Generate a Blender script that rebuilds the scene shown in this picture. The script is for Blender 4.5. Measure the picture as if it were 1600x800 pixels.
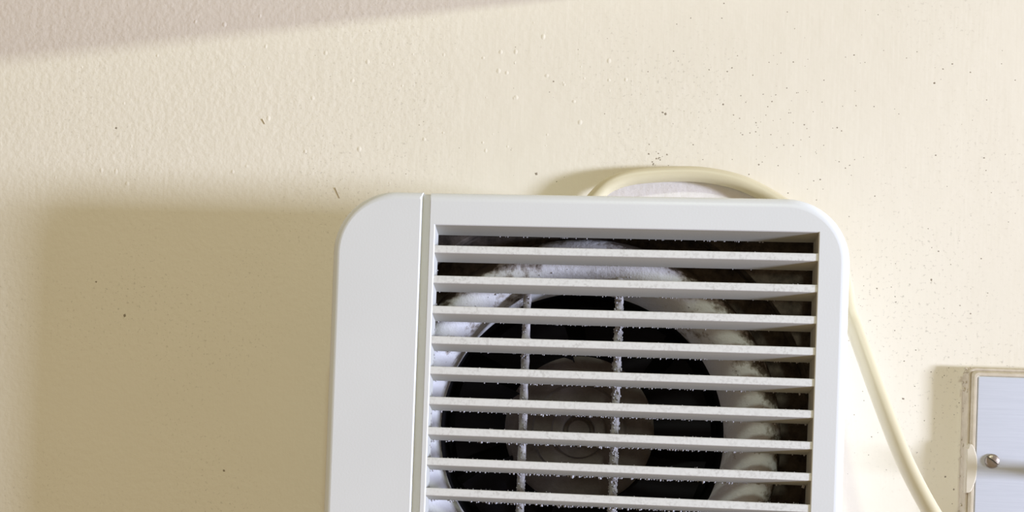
import bpy, bmesh, math, random
from mathutils import Vector, Matrix, noise

for o in list(bpy.data.objects):
    bpy.data.objects.remove(o, do_unlink=True)
scene = bpy.context.scene
COL = scene.collection

# Working frame (millimetres): x right along the wall, d = depth behind the fan's
# front face (wall surface at d = 50), z up from the grille's upper edge.
DEEP = 50.0
Z0 = 1.55


def W(x, d, z):
    return Vector((x / 1000.0, (d - DEEP) / 1000.0, Z0 + z / 1000.0))


# ------------------------------------------------------------------ camera
yaw, pit, rol = 0.08512, 0.01001, 0.03512
fw = Vector((-math.sin(yaw) * math.cos(pit), math.cos(yaw) * math.cos(pit), math.sin(pit)))
rt = Vector((math.cos(yaw), math.sin(yaw), 0))
up = rt.cross(fw)
r2 = rt * math.cos(rol) + up * math.sin(rol)
u2 = -rt * math.sin(rol) + up * math.cos(rol)
cam_data = bpy.data.cameras.new('camera')
cam = bpy.data.objects.new('camera', cam_data)
COL.objects.link(cam)
m3 = Matrix((r2, u2, -fw)).transposed()
cam.matrix_world = Matrix.Translation(W(51.05, -290.13, -52.63)) @ m3.to_4x4()
cam_data.sensor_fit = 'HORIZONTAL'
cam_data.sensor_width = 36.0
cam_data.lens = 36.0 * 1445.0 / 1600.0
cam_data.shift_y = 0.125
cam_data.clip_start = 0.01
cam_data.clip_end = 50
scene.camera = cam

# ------------------------------------------------------------------ world, lights, exposure
world = bpy.data.worlds.new('room_light')
scene.world = world
world.use_nodes = True
bg = world.node_tree.nodes['Background']
bg.inputs['Color'].default_value = (1.0, 0.735, 0.44, 1)
bg.inputs['Strength'].default_value = 0.34


def area_light(name, loc, target, sx, sy, power, color):
    l = bpy.data.lights.new(name, 'AREA')
    l.shape = 'RECTANGLE'
    l.size, l.size_y = sx, sy
    l.energy = power
    l.color = color
    o = bpy.data.objects.new(name, l)
    COL.objects.link(o)
    o.location = loc
    o.rotation_euler = (Vector(target) - Vector(loc)).to_track_quat('-Z', 'Y').to_euler()
    return o


# daylight from a small window far to the right, almost level with the fan
area_light('window_light', W(2320, -750, -150), W(40, 30, -20), 0.30, 0.28, 105.0, (0.70, 0.765, 1.0))
# lamp on the ceiling in front of the wall
area_light('ceiling_lamp_light', W(250, -1050, 900), W(40, 50, 0), 0.11, 0.11, 5.6, (0.86, 0.98, 0.84))

vs = scene.view_settings
scene.display_settings.display_device = 'sRGB'
vs.view_transform = 'Standard'
vs.look = 'None'
vs.exposure = 0.0
vs.gamma = 1.0
vs.use_curve_mapping = False


# ------------------------------------------------------------------ materials
class NT:
    def __init__(self, name):
        self.m = bpy.data.materials.new(name)
        self.m.use_nodes = True
        self.t = self.m.node_tree
        self.b = self.t.nodes['Principled BSDF']
        self.geo = None

    def n(self, kind, **kw):
        nd = self.t.nodes.new(kind)
        for k, v in kw.items():
            if k in nd.inputs.keys():
                nd.inputs[k].default_value = v
            else:
                setattr(nd, k, v)
        return nd

    def l(self, a, b):
        self.t.links.new(a, b)

    def pos(self):
        if self.geo is None:
            self.geo = self.n('ShaderNodeNewGeometry').outputs['Position']
        return self.geo

    def scaled(self, sx, sy, sz):
        mp = self.n('ShaderNodeMapping')
        mp.inputs['Scale'].default_value = (sx, sy, sz)
        self.l(self.pos(), mp.inputs['Vector'])
        return mp.outputs['Vector']

    def noise(self, scale, detail=3, rough=0.55, vec=None):
        nd = self.n('ShaderNodeTexNoise')
        nd.inputs['Scale'].default_value = scale
        nd.inputs['Detail'].default_value = detail
        nd.inputs['Roughness'].default_value = rough
        self.l(vec if vec is not None else self.pos(), nd.inputs['Vector'])
        return nd.outputs['Fac']

    def ramp(self, fac, stops):
        r = self.n('ShaderNodeValToRGB')
        el = r.color_ramp.elements
        while len(el) < len(stops):
            el.new(0.5)
        for e, (p, c) in zip(el, stops):
            e.position = p
            e.color = (c[0], c[1], c[2], 1) if isinstance(c, tuple) else (c, c, c, 1)
        self.l(fac, r.inputs['Fac'])
        return r.outputs['Color']

    def mix(self, fac, a, b, blend='MIX'):
        x = self.n('ShaderNodeMix', data_type='RGBA', blend_type=blend)
        for val, sock in ((fac, x.inputs['Factor']), (a, x.inputs[6]), (b, x.inputs[7])):
            if isinstance(val, (tuple, float, int)):
                sock.default_value = (*val, 1) if isinstance(val, tuple) else val
            else:
                self.l(val, sock)
        return x.outputs[2]

    def math(self, op, a, b=None):
        x = self.n('ShaderNodeMath', operation=op)
        for i, v in enumerate((a, b)):
            if v is None:
                continue
            if isinstance(v, (int, float)):
                x.inputs[i].default_value = v
            else:
                self.l(v, x.inputs[i])
        return x.outputs[0]

    def bump(self, h, strength, dist):
        b = self.n('ShaderNodeBump')
        b.inputs['Strength'].default_value = strength
        b.inputs['Distance'].default_value = dist
        self.l(h, b.inputs['Height'])
        self.l(b.outputs['Normal'], self.b.inputs['Normal'])

    def base(self, c):
        if isinstance(c, tuple):
            self.b.inputs['Base Color'].default_value = (*c, 1)
        else:
            self.l(c, self.b.inputs['Base Color'])

    def set(self, **kw):
        for k, v in kw.items():
            self.b.inputs[k.replace('_', ' ')].default_value = v
        return self


def mat_plain(name, col, rough=0.5, metal=0.0, spec=0.5):
    a = NT(name)
    a.base(col)
    a.set(Roughness=rough, Metallic=metal, Specular_IOR_Level=spec)
    return a.m


def mat_wall():
    a = NT('cream_wall_paint')
    big = a.noise(9.0, 3)
    base = a.mix(a.ramp(big, [(0.3, 0.0), (0.7, 1.0)]), (0.825, 0.77, 0.64), (0.855, 0.80, 0.67))
    # soot settled in fine pores, thicker in clouds
    dust = a.ramp(a.noise(800.0, 2), [(0.60, 0.0), (0.72, 1.0)])
    cloud = a.ramp(a.noise(14.0, 2), [(0.46, 0.0), (0.66, 1.0)])
    fac = a.math('MULTIPLY', a.math('MULTIPLY', dust, cloud), 0.38)
    base = a.mix(fac, base, (0.30, 0.26, 0.19))
    a.base(base)
    a.set(Roughness=0.7, Specular_IOR_Level=0.12)
    # roller stipple, coarser in places, with faint upright brush strokes
    st = a.noise(420.0, 2, 0.5)
    sx = a.n('ShaderNodeSeparateXYZ')
    a.l(a.pos(), sx.inputs[0])
    across = a.math('ADD', a.math('MULTIPLY', sx.outputs[0], -2.2), a.noise(11.0, 1))
    where = a.ramp(across, [(0.30, 0.12), (0.75, 1.0)])       # rolled on the left, brushed on the right
    h = a.math('MULTIPLY', st, where)
    streak = a.noise(1.0, 2, 0.5, vec=a.scaled(900, 900, 60))
    h = a.math('ADD', h, a.math('MULTIPLY', streak, 0.12))
    soft = a.noise(90.0, 3, 0.5)
    h = a.math('ADD', h, a.math('MULTIPLY', soft, 0.8))
    a.bump(h, 0.34, 0.0006)
    return a.m


def mat_plastic(name, col, speck=0.0, rough=0.38):
    a = NT(name)
    v = a.ramp(a.noise(35.0, 2), [(0.3, tuple(c * 0.97 for c in col)), (0.7, col)])
    if speck > 0:
        d = a.ramp(a.noise(1100.0, 2), [(0.46, 0.0), (0.66, 1.0)])
        d2 = a.ramp(a.noise(140.0, 2), [(0.35, 0.2), (0.7, 1.0)])
        v = a.mix(a.math('MULTIPLY', a.math('MULTIPLY', d, d2), speck), v, (0.50, 0.495, 0.475))
    a.base(v)
    a.set(Roughness=rough, Specular_IOR_Level=0.4)
    a.bump(a.noise(1500.0, 2), 0.06, 0.0003)
    return a.m


def mat_dusty():
    a = NT('dusty_white_plastic')
    n1 = a.noise(260.0, 5, 0.7)
    n2 = a.noise(45.0, 2)
    f = a.math('ADD', a.math('MULTIPLY', n1, 0.5), a.math('MULTIPLY', n2, 0.5))
    sp_ = a.n('ShaderNodeSeparateXYZ')
    a.l(a.pos(), sp_.inputs[0])
    fan_c = W(48.0, 17, -66.0)
    rx = a.math('SUBTRACT', sp_.outputs[0], fan_c.x)
    rz = a.math('SUBTRACT', sp_.outputs[2], fan_c.z)
    rad = a.math('SQRT', a.math('ADD', a.math('MULTIPLY', rx, rx), a.math('MULTIPLY', rz, rz)))
    # grime builds up on the outer skirt of the ring
    skirt = a.math('MULTIPLY', a.math('MAXIMUM', a.math('SUBTRACT', rad, 0.0585), 0.0), 24.0)
    f = a.math('SUBTRACT', f, skirt)
    c = a.ramp(f, [(0.33, (0.10, 0.078, 0.058)), (0.39, (0.40, 0.36, 0.33)), (0.45, (0.70, 0.69, 0.70))])
    a.base(c)
    a.set(Roughness=0.8, Specular_IOR_Level=0.2)
    a.bump(n1, 0.5, 0.0008)
    return a.m


def mat_grime(name, c0, c1):
    a = NT(name)
    n1 = a.noise(220.0, 5, 0.65)
    a.base(a.ramp(n1, [(0.35, c0), (0.7, c1)]))
    a.set(Roughness=0.9, Specular_IOR_Level=0.15)
    a.bump(n1, 0.4, 0.0006)
    return a.m


def mat_metal():
    a = NT('brushed_steel')
    s = a.noise(1.0, 3, 0.6, vec=a.scaled(60, 60, 2600))
    a.base(a.ramp(s, [(0.3, (0.58, 0.61, 0.66)), (0.7, (0.63, 0.66, 0.71))]))
    a.set(Roughness=0.52, Metallic=0.55)
    a.bump(s, 0.10, 0.0002)
    return a.m


M_WALL = mat_wall()
M_WHITE = mat_plastic('white_plastic', (0.775, 0.80, 0.81))
M_SLAT = mat_plastic('dusty_slat_plastic', (0.80, 0.815, 0.80), speck=0.6, rough=0.5)
M_INNER = mat_plastic('inner_grey_plastic', (0.50, 0.495, 0.45), speck=0.4, rough=0.7)  # darker grey plastic for slat undersides, tops and the opening's inner edge
M_RING = mat_dusty()
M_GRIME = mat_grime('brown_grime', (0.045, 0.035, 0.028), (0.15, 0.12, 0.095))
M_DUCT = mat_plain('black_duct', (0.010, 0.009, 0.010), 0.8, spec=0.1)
M_BLADE = mat_plain('black_blade_plastic', (0.008, 0.007, 0.009), 0.7, spec=0.12)
M_HUB = mat_grime('taupe_hub_plastic', (0.10, 0.085, 0.078), (0.135, 0.115, 0.105))
M_FLUFF = mat_plain('grey_dust_fluff', (0.47, 0.455, 0.46), 0.95, spec=0.1)
M_CORD = mat_plastic('cream_cable', (0.67, 0.60, 0.41), rough=0.4)
M_BAR = mat_grime('furred_grey_plastic', (0.20, 0.18, 0.17), (0.60, 0.58, 0.58))
M_BOX = mat_grime('cream_painted_plastic', (0.58, 0.51, 0.39), (0.68, 0.61, 0.48))
M_FLAKE = mat_plastic('flaking_cream_paint', (0.66, 0.60, 0.47), rough=0.6)
M_METAL = mat_metal()
M_SCREW = mat_grime('tarnished_brass', (0.30, 0.25, 0.20), (0.42, 0.36, 0.30))
_sb = M_SCREW.node_tree.nodes['Principled BSDF']
_sb.inputs['Metallic'].default_value = 0.75
_sb.inputs['Roughness'].default_value = 0.35
M_PLASTER = mat_grime('bare_plaster', (0.80, 0.76, 0.72), (0.86, 0.82, 0.79))
M_DIRT = mat_plain('dark_dirt', (0.30, 0.255, 0.19), 0.9, spec=0.1)
M_DIRT_PALE = mat_plain('tan_dirt', (0.55, 0.48, 0.36), 0.9, spec=0.1)
M_KNOB = mat_plain('ivory_switch_plastic', (0.72, 0.68, 0.58), 0.4)
M_SLOT = mat_plain('slot_dark', (0.03, 0.025, 0.02), 0.9)  # near-black fill at the bottom of the screw slots


# ------------------------------------------------------------------ mesh helpers
class MB:
    """collects vertices (x, d, z in mm) and faces"""

    def __init__(self):
        self.v, self.f = [], []

    def add(self, pts):
        i = len(self.v)
        self.v.extend(pts)
        return list(range(i, i + len(pts)))

    def loop(self, outline, d):
        return self.add([(p[0], d, p[1]) for p in outline])

    def bridge(self, a, b, closed=True):
        n = len(a)
        for i in range(n if closed else n - 1):
            j = (i + 1) % n
            self.f.append((a[i], a[j], b[j], b[i]))

    def box(self, x0, x1, d0, d1, z0, z1):
        q = self.add([(x0, d0, z0), (x1, d0, z0), (x1, d0, z1), (x0, d0, z1),
                      (x0, d1, z0), (x1, d1, z0), (x1, d1, z1), (x0, d1, z1)])
        for f in ((0, 1, 2, 3), (7, 6, 5, 4), (0, 4, 5, 1), (1, 5, 6, 2), (2, 6, 7, 3), (3, 7, 4, 0)):
            self.f.append(tuple(q[i] for i in f))

    def lathe(self, prof, cx, cz, seg=96):
        rings = []
        for (r, d) in prof:
            if r < 1e-6:
                rings.append(self.add([(cx, d, cz)]))
            else:
                rings.append(self.add([(cx + r * math.cos(2 * math.pi * k / seg), d,
                                        cz + r * math.sin(2 * math.pi * k / seg)) for k in range(seg)]))
        for a, b in zip(rings, rings[1:]):
            if len(a) == 1:
                for k in range(seg):
                    self.f.append((a[0], b[k], b[(k + 1) % seg]))
            elif len(b) == 1:
                for k in range(seg):
                    self.f.append((a[k], b[0], a[(k + 1) % seg]))
            else:
                self.bridge(a, b)

    def build(self, name, mat, parent=None, smooth=None, fill=None, label=None):
        me = bpy.data.meshes.new(name)
        org = parent.get('_org') if parent is not None else None
        o0 = Vector(org) if org is not None else Vector((0, 0, 0))
        me.from_pydata([W(*p) - o0 for p in self.v], [], self.f)
        bm = bmesh.new()
        bm.from_mesh(me)
        bm.verts.ensure_lookup_table()
        for f in bm.faces:
            f.smooth = smooth is not None
        for loops in (fill or []):
            es = []
            for lp in loops:
                for i in range(len(lp)):
                    a, b = bm.verts[lp[i]], bm.verts[lp[(i + 1) % len(lp)]]
                    e = bm.edges.get((a, b))
                    if e is None:
                        e = bm.edges.new((a, b))
                    es.append(e)
            bmesh.ops.triangle_fill(bm, use_beauty=True, use_dissolve=False, edges=es)
        bmesh.ops.recalc_face_normals(bm, faces=bm.faces)
        bm.to_mesh(me)
        bm.free()
        if smooth is not None:
            me.set_sharp_from_angle(angle=math.radians(smooth))
            for p in list(me.polygons)[len(self.f):]:
                p.use_smooth = False                        # flat caps keep a flat normal
        me.materials.append(mat)
        ob = bpy.data.objects.new(name, me)
        COL.objects.link(ob)
        if parent is not None:
            ob.parent = parent
        if label:
            ob['label'] = label
        return ob


def root(name, x, d, z, label, cat):
    e = bpy.data.objects.new(name, None)
    COL.objects.link(e)
    e.empty_display_size = 0.02
    e.location = W(x, d, z)
    e['_org'] = tuple(W(x, d, z))
    e['label'] = label
    e['category'] = cat
    return e


def arc(cx, cz, r, a0, a1, n):
    return [(cx + r * math.cos(math.radians(a0 + (a1 - a0) * k / n)),
             cz + r * math.sin(math.radians(a0 + (a1 - a0) * k / n))) for k in range(n + 1)]


def inset(poly, t):
    """move a counter-clockwise outline inwards by t"""
    out = []
    n = len(poly)
    for i in range(n):
        p0, p1, p2 = poly[i - 1], poly[i], poly[(i + 1) % n]
        a = Vector((p1[0] - p0[0], p1[1] - p0[1])).normalized()
        b = Vector((p2[0] - p1[0], p2[1] - p1[1])).normalized()
        na, nb = Vector((-a.y, a.x)), Vector((-b.y, b.x))
        s = na + nb
        s = s / max(0.3, s.length_squared) * 2.0
        out.append((p1[0] + s.x * t, p1[1] + s.y * t))
    return out


def catmull(pts, n):
    P = [Vector(p) for p in pts]
    P = [P[0] * 2 - P[1]] + P + [P[-1] * 2 - P[-2]]
    out = []
    for i in range(1, len(P) - 2):
        for k in range(n):
            t = k / n
            a, b, c, d = P[i - 1], P[i], P[i + 1], P[i + 2]
            out.append(0.5 * ((2 * b) + (c - a) * t + (2 * a - 5 * b + 4 * c - d) * t * t
                              + (3 * b - a - 3 * c + d) * t ** 3))
    out.append(P[-2])
    return out


def tube(mb, path, r, seg=16):
    rings = []
    ref = Vector((0, 1, 0))
    for i, p in enumerate(path):
        t = (path[min(i + 1, len(path) - 1)] - path[max(i - 1, 0)]).normalized()
        s = t.cross(ref).normalized()
        u = s.cross(t).normalized()
        rings.append(mb.add([tuple(p + (s * math.cos(2 * math.pi * k / seg) + u * math.sin(2 * math.pi * k / seg)) * r)
                             for k in range(seg)]))
    for a, b in zip(rings, rings[1:]):
        mb.bridge(a, b)
    mb.f.append(tuple(rings[0]))
    mb.f.append(tuple(reversed(rings[-1])))


OCT = [(1, 0, 0), (-1, 0, 0), (0, 1, 0), (0, -1, 0), (0, 0, 1), (0, 0, -1)]
OCTF = [(0, 2, 4), (2, 1, 4), (1, 3, 4), (3, 0, 4), (2, 0, 5), (1, 2, 5), (3, 1, 5), (0, 3, 5)]


def lump(mb, x, d, z, rx, rd, rz, rng):
    a = rng.uniform(0, 3.14)
    ca, sa = math.cos(a), math.sin(a)
    pts = []
    for (px, py, pz) in OCT:
        k = rng.uniform(0.7, 1.25)
        qx, qz = px * ca - pz * sa, px * sa + pz * ca
        pts.append((x + qx * rx * k, d + py * rd * k, z + qz * rz * k))
    i = mb.add(pts)
    for f in OCTF:
        mb.f.append(tuple(i[j] for j in f))


# ------------------------------------------------------------------ the setting: wall and added shadow ledge
wb = MB()
wb.box(-700, 900, DEEP, DEEP + 100, -900, 800)
wall = wb.build('wall_back', M_WALL)
wall['kind'] = 'structure'
wall['label'] = 'cream painted wall with roller texture and soot specks'

# unseen ledge added above the view, set askew to cast the upper-left shadow
lg = MB()
a = lg.add([(180, DEEP + 1, 110), (-600, DEEP + 1, 110), (-600, DEEP - 122, 110), (180, DEEP - 0.5, 110)])
b = lg.add([(180, DEEP + 1, 128), (-600, DEEP + 1, 128), (-600, DEEP - 122, 128), (180, DEEP - 0.5, 128)])
lg.bridge(a, b)
lg.f.append(tuple(a))
lg.f.append(tuple(b))
ledge = lg.build('shadow_ledge_1', M_WALL)
ledge['kind'] = 'structure'
ledge['label'] = 'unseen cream ledge added above the fan to cast the upper-left shadow'

# bare plaster showing under the cord, where the paint stops behind the fan
rng = random.Random(4)
pp = []
for (x, z) in [(40, 8), (118, 8), (116, 19), (109, 24), (100, 27.5), (89, 29.2), (77, 29), (66, 27.5), (58, 25.5), (51, 22), (44, 16)]:
    pp.append((x + rng.uniform(-.5, .5), z + rng.uniform(-.3, .3)))
pm = MB()
l0 = pm.loop(pp, DEEP - 0.08)
l1 = pm.loop(pp, DEEP + 0.3)
pm.bridge(l0, l1)
pm.f.append(tuple(l0))
patch = pm.build('plaster_patch', M_PLASTER, wall, label='pinkish white bare plaster under the cord')

# specks of dirt and nibs in the paint
rng = random.Random(11)
sp = MB()
for (x, z, r) in [(74.8, 51.3, .55), (73.8, 51.9, .4), (95.5, 55.0, .45), (33.5, 63, .35), (28.3, 28.6, .5), (-127.7, -28.1, .55),
                  (-139.7, -15.4, .35), (162, -49.7, .55), (170.4, -7, .45), (169.4, 63.2, .45), (177.3, -76.8, .5),
                  (180.3, -81.2, .4), (-86.2, -85.7, .4), (-134, 44, .5), (98, 27.6, .5), (91.5, 25.5, .4), (101, 24.5, .4), (82, 23.5, .35)]:
    lump(sp, x, DEEP, z, r * rng.uniform(.8, 1.3), .12, r * rng.uniform(.8, 1.3), rng)
for k in range(16):
    lump(sp, 73 + rng.gauss(0, 2.3), DEEP, 35.6 + rng.gauss(0, 1.3), rng.uniform(.15, .4), .1, rng.uniform(.15, .4), rng)
for k in range(260):
    x, z = rng.uniform(75, 200), rng.uniform(-40, 93)
    if rng.random() < 0.35:
        x, z = rng.gauss(118, 14), rng.gauss(50, 14)
    if z > 92:
        continue
    r = rng.uniform(.10, .30)
    lump(sp, x, DEEP, z, r * 1.2, .06, r, rng)
for k in range(40):
    x, z = rng.uniform(-60, 90), rng.uniform(22, 80)
    r = rng.uniform(.10, .25)
    lump(sp, x, DEEP, z, r, .06, r, rng)
for k in range(50):
    x, z = rng.uniform(140, 182), rng.uniform(-100, 0)
    r = rng.uniform(.10, .26)
    lump(sp, x, DEEP, z, r, .06, r, rng)
specks = sp.build('dirt_specks', M_DIRT, wall, label='dark specks of dirt on the paint')
specks['kind'] = 'stuff'

nb = MB()
for k in range(75):
    if k < 45:
        x, z = rng.uniform(-45, 60), rng.uniform(35, 88)
    else:
        x, z = rng.uniform(-175, -20), rng.uniform(22, 90)
    r = rng.uniform(.3, .8)
    st_, rot = rng.uniform(.8, 1.5), rng.uniform(0, 3)
    rings = [nb.add([(x + r * q * math.cos(rot + t * .785), DEEP + .02 - r * h, z + r * q * st_ * math.sin(rot + t * .785)) for t in range(8)])
             for q, h in ((1.25, 0), (.85, .09), (.4, .18))]
    nb.bridge(rings[0], rings[1])
    nb.bridge(rings[1], rings[2])
    nb.f.append(tuple(rings[2]))
nibs = nb.build('paint_nibs', M_WALL, wall, smooth=180, label='raised nibs in the paint')
nibs['kind'] = 'stuff'

sc = MB()
for (x, z, dx, dz) in [(-46.4, 20.4, .9, -1.9), (-75.9, 47, .5, -.9)]:
    tube(sc, [Vector((x - dx, DEEP, z - dz)), Vector((x, DEEP + .05, z)), Vector((x + dx, DEEP + .1, z + dz))], .32, 8)
scr = sc.build('paint_scratches', M_DIRT_PALE, wall, smooth=60, label='short scratches in the paint')
scr['kind'] = 'stuff'

# ------------------------------------------------------------------ the extractor fan
fan = root('extractor_fan', 48, DEEP, -65.8, 'white plastic extractor fan with dusty horizontal slats, mounted on the cream wall', 'fan')
XL, XR, ZT, ZB = -33.2, 129.3, 10.7, -142.3
RC = 20.0
CX, CZ = 48.0, -66.0
GL, GR = -4.5, -1.9            # the groove between side panel and grille
OW, OB = 119.2, -132.3         # grille opening: 0..OW, 0..OB
NA = 14

full = (arc(XR - RC, ZB + RC, RC, -90, 0, NA) + arc(XR - RC, ZT - RC, RC, 0, 90, NA)
        + arc(XL + RC, ZT - RC, RC, 90, 180, NA) + arc(XL + RC, ZB + RC, RC, 180, 270, NA))

# plain side panel, left of the groove
pan = ([(GL, ZB), (GL, ZT), (GL - 0.8, ZT)] + arc(XL + RC, ZT - RC, RC, 90, 180, NA)
       + arc(XL + RC, ZB + RC, RC, 180, 270, NA) + [(GL - 0.8, ZB)])
mb = MB()
prev = mb.loop(pan, 5.0)
back = prev
R = 2.6
for k in range(0, 7):
    t = math.radians(90 * k / 6)
    q = []
    ins = inset(pan, R * (1 - math.cos(t)))
    for i, p in enumerate(ins):
        x = p[0]
        if i < 2:                                   # the groove side is only slightly rounded
            x = GL - 0.45 * (1 - math.cos(t))
        q.append((x, p[1]))
    cur = mb.add([(p[0], R - R * math.sin(t), p[1]) for p in q])
    mb.bridge(prev, cur)
    prev = cur
side_panel = mb.build('side_panel', M_WHITE, fan, smooth=40, fill=[[prev], [back]], label='plain white panel beside the grille')

# grille cover: frame around the opening
fr = ([(GR, ZB), (GR + 0.8, ZB)] + arc(XR - RC, ZB + RC, RC, -90, 0, NA) + arc(XR - RC, ZT - RC, RC, 0, 90, NA) + [(GR + 0.8, ZT), (GR, ZT)])
mb = MB()
prev = mb.loop(fr, 7.0)
backo = prev
R = 3.2
nfr = len(fr)
for k in range(0, 8):
    t = math.radians(90 * k / 7)
    ins = inset(fr, R * (1 - math.cos(t)))
    pts = []
    for i, p in enumerate(ins):
        if i in (0, nfr - 1):
            pts.append((GR + 0.3 * (1 - math.cos(t)), R - R * math.sin(t), p[1]))
        else:
            pts.append((p[0], R - R * math.sin(t), p[1]))
    cur = mb.add(pts)
    mb.bridge(prev, cur)
    prev = cur
hole = [(0, OB), (OW, OB), (OW, 0), (0, 0)]
h0 = mb.loop([(-.25, OB - .25), (OW + .25, OB - .25), (OW + .25, .25), (-.25, .25)], 0.0)
h1 = mb.loop(hole, 0.25)
h2 = mb.loop([(0, OB - 1.5), (OW, OB - 1.5), (OW, -2.0), (0, -2.0)], 7.0)
mb.bridge(h0, h1)
frame = mb.build('grille_frame', M_WHITE, fan, smooth=40, fill=[[prev, h0], [backo, h2]])
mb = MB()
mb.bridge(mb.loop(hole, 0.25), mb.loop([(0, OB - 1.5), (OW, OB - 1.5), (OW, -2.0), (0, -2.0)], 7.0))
mb.build('opening_edge', M_INNER, fan, label='darker grey inner edge of the grille opening')

# strip at the bottom of the groove
mb = MB()
mb.box(GL - 0.6, GR + 0.6, 1.9, 4.9, ZB + .5, ZT - .6)
mb.build('groove_strip', M_WHITE, fan, label='recessed grey strip between panel and grille')

# slats
sl = MB()
xa, xb = -0.3, OW + 0.3
prof = [(0.55, 0.0), (0.3, -0.2), (0.3, -2.25), (0.5, -2.45), (6.9, -4.45), (7.1, -4.1), (7.1, -2.2), (6.8, -1.9)]
i0 = sl.add([(xa, d, z) for d, z in prof])
i1 = sl.add([(xb, d, z) for d, z in prof])
sl.bridge(i0, i1)
sl.f.append(tuple(i0))
sl.f.append(tuple(reversed(i1)))
first = sl.build('slat', M_SLAT, fan, smooth=30)
first.data.materials.append(M_INNER)                  # darker grey on every face but the front edge
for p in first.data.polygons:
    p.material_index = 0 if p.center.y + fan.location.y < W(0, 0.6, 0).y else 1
SLZ = [-(6.40 + 9.64 * k) for k in range(13)]
for k, z in enumerate(SLZ):
    o = first if k == 0 else first.copy()
    if k:
        COL.objects.link(o)
        o.parent = fan
    o.location = (0, 0, z / 1000.0)

# outer housing behind the cover
mb = MB()
of = inset(full, 1.2)
inn = inset(full, 3.2)
a0 = mb.loop(of, 5.0)
a1 = mb.loop(of, DEEP)
b0 = mb.loop(inn, 5.0)
b1 = mb.loop(inn, DEEP)
mb.bridge(a0, a1)
mb.bridge(b0, b1)
mb.bridge(a0, b0)
mb.bridge(a1, b1)
mb.build('housing', M_WHITE, fan, smooth=40)

# base plate at the four corners, around the round recess
RR = 75.8
SEG = 96
mb = MB()
circ = [(CX + RR * math.cos(2 * math.pi * k / SEG), CZ + RR * math.sin(2 * math.pi * k / SEG)) for k in range(SEG)]
ins = inset(full, 3.0)
a0 = mb.loop(ins, 14.0)
c0 = mb.loop(circ, 14.0)
c1 = mb.loop(circ, 25.5)
mb.bridge(c0, c1)
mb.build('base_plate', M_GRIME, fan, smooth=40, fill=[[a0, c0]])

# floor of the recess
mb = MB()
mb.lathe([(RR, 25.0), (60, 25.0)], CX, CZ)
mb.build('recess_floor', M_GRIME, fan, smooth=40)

# bell mouth
mb = MB()
pr = [(66.5, 25.2), (65.8, 20.5), (64.4, 17.2), (61.9, 14.9), (58.9, 14.0), (55.9, 14.6), (53.3, 16.5), (51.2, 19.8),
      (49.7, 23.6), (48.8, 27.0), (48.6, 29.5)]
mb.lathe(pr, CX, CZ, 128)
mb.build('bell_mouth', M_RING, fan, smooth=60, label='dusty white ring around the fan opening')

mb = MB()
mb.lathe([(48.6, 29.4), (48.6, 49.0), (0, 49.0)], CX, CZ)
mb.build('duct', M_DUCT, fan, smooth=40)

# impeller
mb = MB()
mb.lathe([(0, 29.4), (3.6, 29.4), (4.2, 30.6), (5.2, 30.6), (5.5, 29.0), (6.3, 28.6), (9.0, 28.8), (9.6, 29.6), (13.5, 29.0), (15.5, 28.9),
          (16.3, 29.9), (21.0, 30.6), (24.5, 32.0), (26.0, 34.0), (26.2, 46.0), (0, 46.0)], CX - .6, CZ + 1.2, 72)
hub = mb.build('hub', M_HUB, fan, smooth=35, label='taupe fan hub with concentric steps')
NBL = 7
for b_ in range(NBL):
    mb = MB()
    th0 = 2 * math.pi * b_ / NBL + 0.25
    nu, nv = 6, 5
    grids = []
    for side in (0, 1):
        g = []
        for i in range(nu + 1):
            r = 25.0 + (45.2 - 25.0) * i / nu
            for j in range(nv + 1):
                s = j / nv - 0.5
                th = th0 + s * 0.72 + 0.10 * (i / nu)
                d = 37.5 + s * (12.0 - 5.0 * i / nu) + 1.0 * math.cos(s * 3.1) + side * 1.2
                g.append((CX + r * math.cos(th), d, CZ + r * math.sin(th)))
        grids.append(mb.add(g))
    w_ = nv + 1
    for i in range(nu):
        for j in range(nv):
            for g in grids:
                mb.f.append((g[i * w_ + j], g[(i + 1) * w_ + j], g[(i + 1) * w_ + j + 1], g[i * w_ + j + 1]))
    rim = ([i * w_ for i in range(nu)] + [nu * w_ + j for j in range(nv)]
           + [i * w_ + nv for i in range(nu, 0, -1)] + [j for j in range(nv, 0, -1)])
    mb.bridge([grids[0][i] for i in rim], [grids[1][i] for i in rim])
    mb.build('blade', M_BLADE, fan, smooth=40)

# two upright guard bars across the opening
rngb = random.Random(3)
for bx in (28.9, 59.4):
    mb = MB()
    half = math.sqrt(57.0 ** 2 - (bx - CX) ** 2)
    zt, zb = CZ + half - 1.5, CZ - half + 1.5
    n = 60
    rings = []
    for i in range(n + 1):
        z = zt + (zb - zt) * i / n
        wv = 1.25 + 0.12 * math.sin(i * 1.7) + rngb.uniform(-.12, .12)
        rings.append(mb.add([(bx - wv, 16.6, z), (bx - .5 * wv, 16.0, z), (bx + .5 * wv, 16.0, z), (bx + wv, 16.6, z),
                             (bx + wv * .9, 21.0, z), (bx - wv * .9, 21.0, z)]))
    for a, b in zip(rings, rings[1:]):
        mb.bridge(a, b)
    mb.f.append(tuple(rings[0]))
    mb.f.append(tuple(reversed(rings[-1])))
    mb.build('guard_bar', M_BAR, fan, smooth=50, label='upright guard bar furred with dust')

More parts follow.
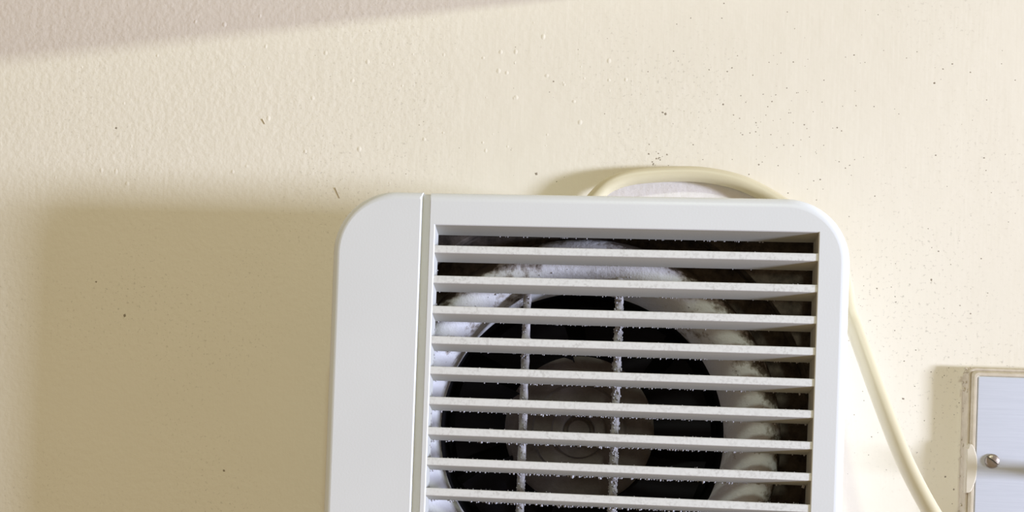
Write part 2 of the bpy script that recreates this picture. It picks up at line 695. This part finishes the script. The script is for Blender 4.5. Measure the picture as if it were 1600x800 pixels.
# dust fluff caught on the slats, the bars and the frame
rng = random.Random(21)
mb = MB()
for k, z in enumerate(SLZ):
    dens = 30 + 22 * k if k < 10 else 240
    big = 0.16 + 0.022 * min(k, 9)
    for i in range(dens):
        x = min(118.5, max(1.0, rng.gauss(58, 32)))
        s = big * rng.uniform(.5, 1.25) * (1.7 if rng.random() < .06 else 1)
        lump(mb, x, 7.0 + rng.uniform(-.5, .3), z - 4.4 + rng.uniform(-.15, .15) - s * .5, s, s, s * rng.uniform(.8, 1.5), rng)
    for i in range(36):
        x = rng.uniform(1, 118)
        s = rng.uniform(.10, .22)
        lump(mb, x, rng.uniform(.5, 3.5), z + s * .2 - .3 * 0, s, s, s, rng)
for i in range(45):
    s = rng.uniform(.12, .26)
    lump(mb, rng.uniform(20, 115), 6.9, -2.1 - s * .5, s, s, s, rng)
for bx in (28.9, 59.4):
    for i in range(260 if bx < 40 else 420):
        z = rng.uniform(-112, -16)
        s = rng.uniform(.14, .34) if bx < 40 else rng.uniform(.2, .5)
        side = rng.choice((-1, 1))
        if rng.random() < .45:
            lump(mb, bx + rng.uniform(-1, 1), 15.9, z, s, s * .8, s * 1.3, rng)
        else:
            lump(mb, bx + side * 1.25, rng.uniform(16.2, 19), z, s, s, s * 1.3, rng)
for i in range(40):
    z = rng.uniform(-110, -8)
    s = rng.uniform(.15, .4)
    lump(mb, .15, rng.uniform(4.5, 7.2), z, s * .8, s, s * 1.4, rng)
for i in range(260):                                   # flecks on the bell mouth's upper half
    th = rng.uniform(0.15, math.pi - 0.1)
    r = rng.uniform(54.5, 62)
    s = rng.uniform(.2, .5)
    lump(mb, CX + r * math.cos(th), 14.6 + .05 * (r - 58.5) ** 2, CZ + r * math.sin(th), s, s * .6, s, rng)
fl = mb.build('dust_fluff', M_FLUFF, fan, smooth=180, label='pale grey dust fluff')
fl['kind'] = 'stuff'

# ------------------------------------------------------------------ the power cord
cord = root('power_cord', 110, DEEP, -30, 'cream round power cord looping over the fan and down its right side', 'cord')
path = [(46, 44.6, 9.5), (47.5, 44.6, 15.0), (51.4, 44.6, 20.4), (56.0, 44.8, 24.2), (64.0, 45.6, 27.0), (77.4, 46.6, 28.5), (89, 47.1, 28.5), (100.5, 47.2, 26.4),
        (109.6, 47.2, 22.6), (118, 46, 17.3), (126, 43, 11.0), (132.5, 38, 2), (135.8, 34.5, -10), (137.5, 32, -21.6), (139.3, 29, -28.5), (143.8, 23, -45.0),
        (148.1, 19, -58.8), (152.7, 16, -71.4), (159.5, 14, -84.8), (168.8, 13, -99.2), (180, 13, -116)]
mb = MB()
tube(mb, catmull(path, 8), 2.75, 20)
mb.build('cable', M_CORD, cord, smooth=60)

# ------------------------------------------------------------------ the switch on the right
sw = root('wall_switch', 225, DEEP, -70.5, 'brushed steel switch plate in a cream painted surround, right of the cord', 'switch')
SX0, SX1, SZ0, SZ1 = 182.3, 268.0, -103.0, -37.9


def rrect(t, r, n=5):
    x0, x1, z0, z1 = SX0 + t, SX1 - t, SZ0 + t, SZ1 - t
    return (arc(x1 - r, z0 + r, r, -90, 0, n) + arc(x1 - r, z1 - r, r, 0, 90, n)
            + arc(x0 + r, z1 - r, r, 90, 180, n) + arc(x0 + r, z0 + r, r, 180, 270, n))


mb = MB()
prev = None
for (t, h, r) in [(0, 0, 2.2), (0.0, 3.6, 2.2), (0.35, 4.2, 2.0), (0.8, 4.3, 1.8), (1.1, 3.9, 1.7), (1.5, 4.8, 1.5), (1.9, 5.2, 1.3), (2.7, 5.2, 1.0), (3.1, 4.7, .8),
                  (3.3, 3.2, .7)]:
    cur = mb.loop(rrect(t, r), DEEP - h)
    if prev:
        mb.bridge(prev, cur)
    prev = cur
mb.build('surround', M_BOX, sw, smooth=35, fill=[[prev]], label='cream surround thick with old paint')
mb = MB()
prev = mb.loop(rrect(3.05, .5), DEEP - 3.1)
for (t, h) in [(3.05, 4.75), (3.15, 5.0), (3.4, 5.12)]:
    cur = mb.loop(rrect(t, .5), DEEP - h)
    mb.bridge(prev, cur)
    prev = cur
mb.build('face_plate', M_METAL, sw, smooth=30, fill=[[prev]], label='brushed blue-grey steel plate')


def screw(cx, cz, ang):
    mb = MB()
    r, h = 2.45, 1.0
    base = DEEP - 5.1
    seg = 40
    # dome cut by a slot: build the head as two half domes
    for sgn in (1, -1):
        ca, sa = math.cos(ang), math.sin(ang)
        rows = []
        for i in range(7):
            rr = r * math.cos(math.radians(i * 14)) if i < 6 else r * 0.10
            hh = h * math.sin(math.radians(i * 14)) * .95 + .25
            ring = []
            for k in range(17):
                th = math.pi * k / 16
                u, v = rr * math.cos(th), max(rr * math.sin(th), 0.27)
                v *= sgn
                ring.append((cx + u * ca - v * sa, base - hh, cz + u * sa + v * ca))
            rows.append(mb.add(ring))
        floor_ = mb.add([(p[0], base + .1, p[2]) for p in [mb.v[q] for q in rows[0]]])
        mb.bridge(floor_, rows[0])
        for a, b in zip(rows, rows[1:]):
            mb.bridge(a, b)
        mb.f.append(tuple(rows[-1]))
    s = mb.build('screw', M_SCREW, sw, smooth=40, label='tarnished slotted screw')
    m2 = MB()
    ca, sa = math.cos(ang), math.sin(ang)
    q = m2.add([(cx + u * ca - v * sa, base - .12, cz + u * sa + v * ca) for u, v in ((-2.3, -.3), (2.3, -.3), (2.3, .3), (-2.3, .3))])
    q2 = m2.add([(cx + u * ca - v * sa, base + .1, cz + u * sa + v * ca) for u, v in ((-2.3, -.3), (2.3, -.3), (2.3, .3), (-2.3, .3))])
    m2.f.append(tuple(q))
    m2.bridge(q, q2)
    m2.build('screw_slot', M_SLOT, s).location = (0, 0, 0)
    return s


s_ = screw(190.9, -70.3, math.radians(-36))
for c in s_.children:
    c.location = (0, 0, 0)
screw(259.5, -70.3, math.radians(20))

# toggle of the switch (beyond the right edge of the picture)
mb = MB()
prof = [(8.5, DEEP - 5.0), (8.5, DEEP - 7.2), (7.6, DEEP - 7.8), (3.4, DEEP - 8.2), (1.9, DEEP - 16), (2.1, DEEP - 24), (2.0, DEEP - 26), (1.2, DEEP - 27), (0, DEEP - 27.3)]
mb.lathe(prof, 225, -74, 32)
mb.build('toggle', M_KNOB, sw, smooth=40, label='ivory toggle')

# blob of old paint peeling across the surround and plate
blob = [(182.2, -66.2), (182.6, -66.1), (183.2, -64.6), (184.5, -65.4), (185.7, -68.7), (186.0, -72.2), (185.7, -76.7), (184.9, -79.4),
        (184.1, -81.2), (183.2, -81.7), (182.2, -81.8)]
blob = [(p.x, p.z) for p in catmull([(x, 0, z) for x, z in blob], 3)][::-1]
mb = MB()
prev = mb.loop(blob, DEEP - 3.6)
for t, h in ((0, 5.1), (.12, 5.3), (.35, 5.36)):
    cur = mb.loop(inset(blob, t), DEEP - h)
    mb.bridge(prev, cur)
    prev = cur
mb.build('paint_flake', M_FLAKE, sw, smooth=50, fill=[[prev]], label='peeling lump of cream paint')
# crumbs of paint along the surround's edge
rng = random.Random(8)
mb = MB()
for i in range(34):
    z = rng.uniform(-100, -40)
    s = rng.uniform(.15, .45)
    lump(mb, 182.2 + rng.uniform(-.5, .5), DEEP - rng.uniform(.1, 3.8), z, s, s, s * rng.uniform(1, 3), rng)
for i in range(10):
    s = rng.uniform(.3, .6)
    lump(mb, 182.6 + rng.gauss(0, .9), DEEP - 3.5, -39 + rng.gauss(0, .8), s, s, s, rng)
cr = mb.build('paint_crumbs', M_BOX, sw, smooth=180, label='crumbs of old paint along the edge')
cr['kind'] = 'stuff'

for o in (fan, cord, sw):
    del o['_org']
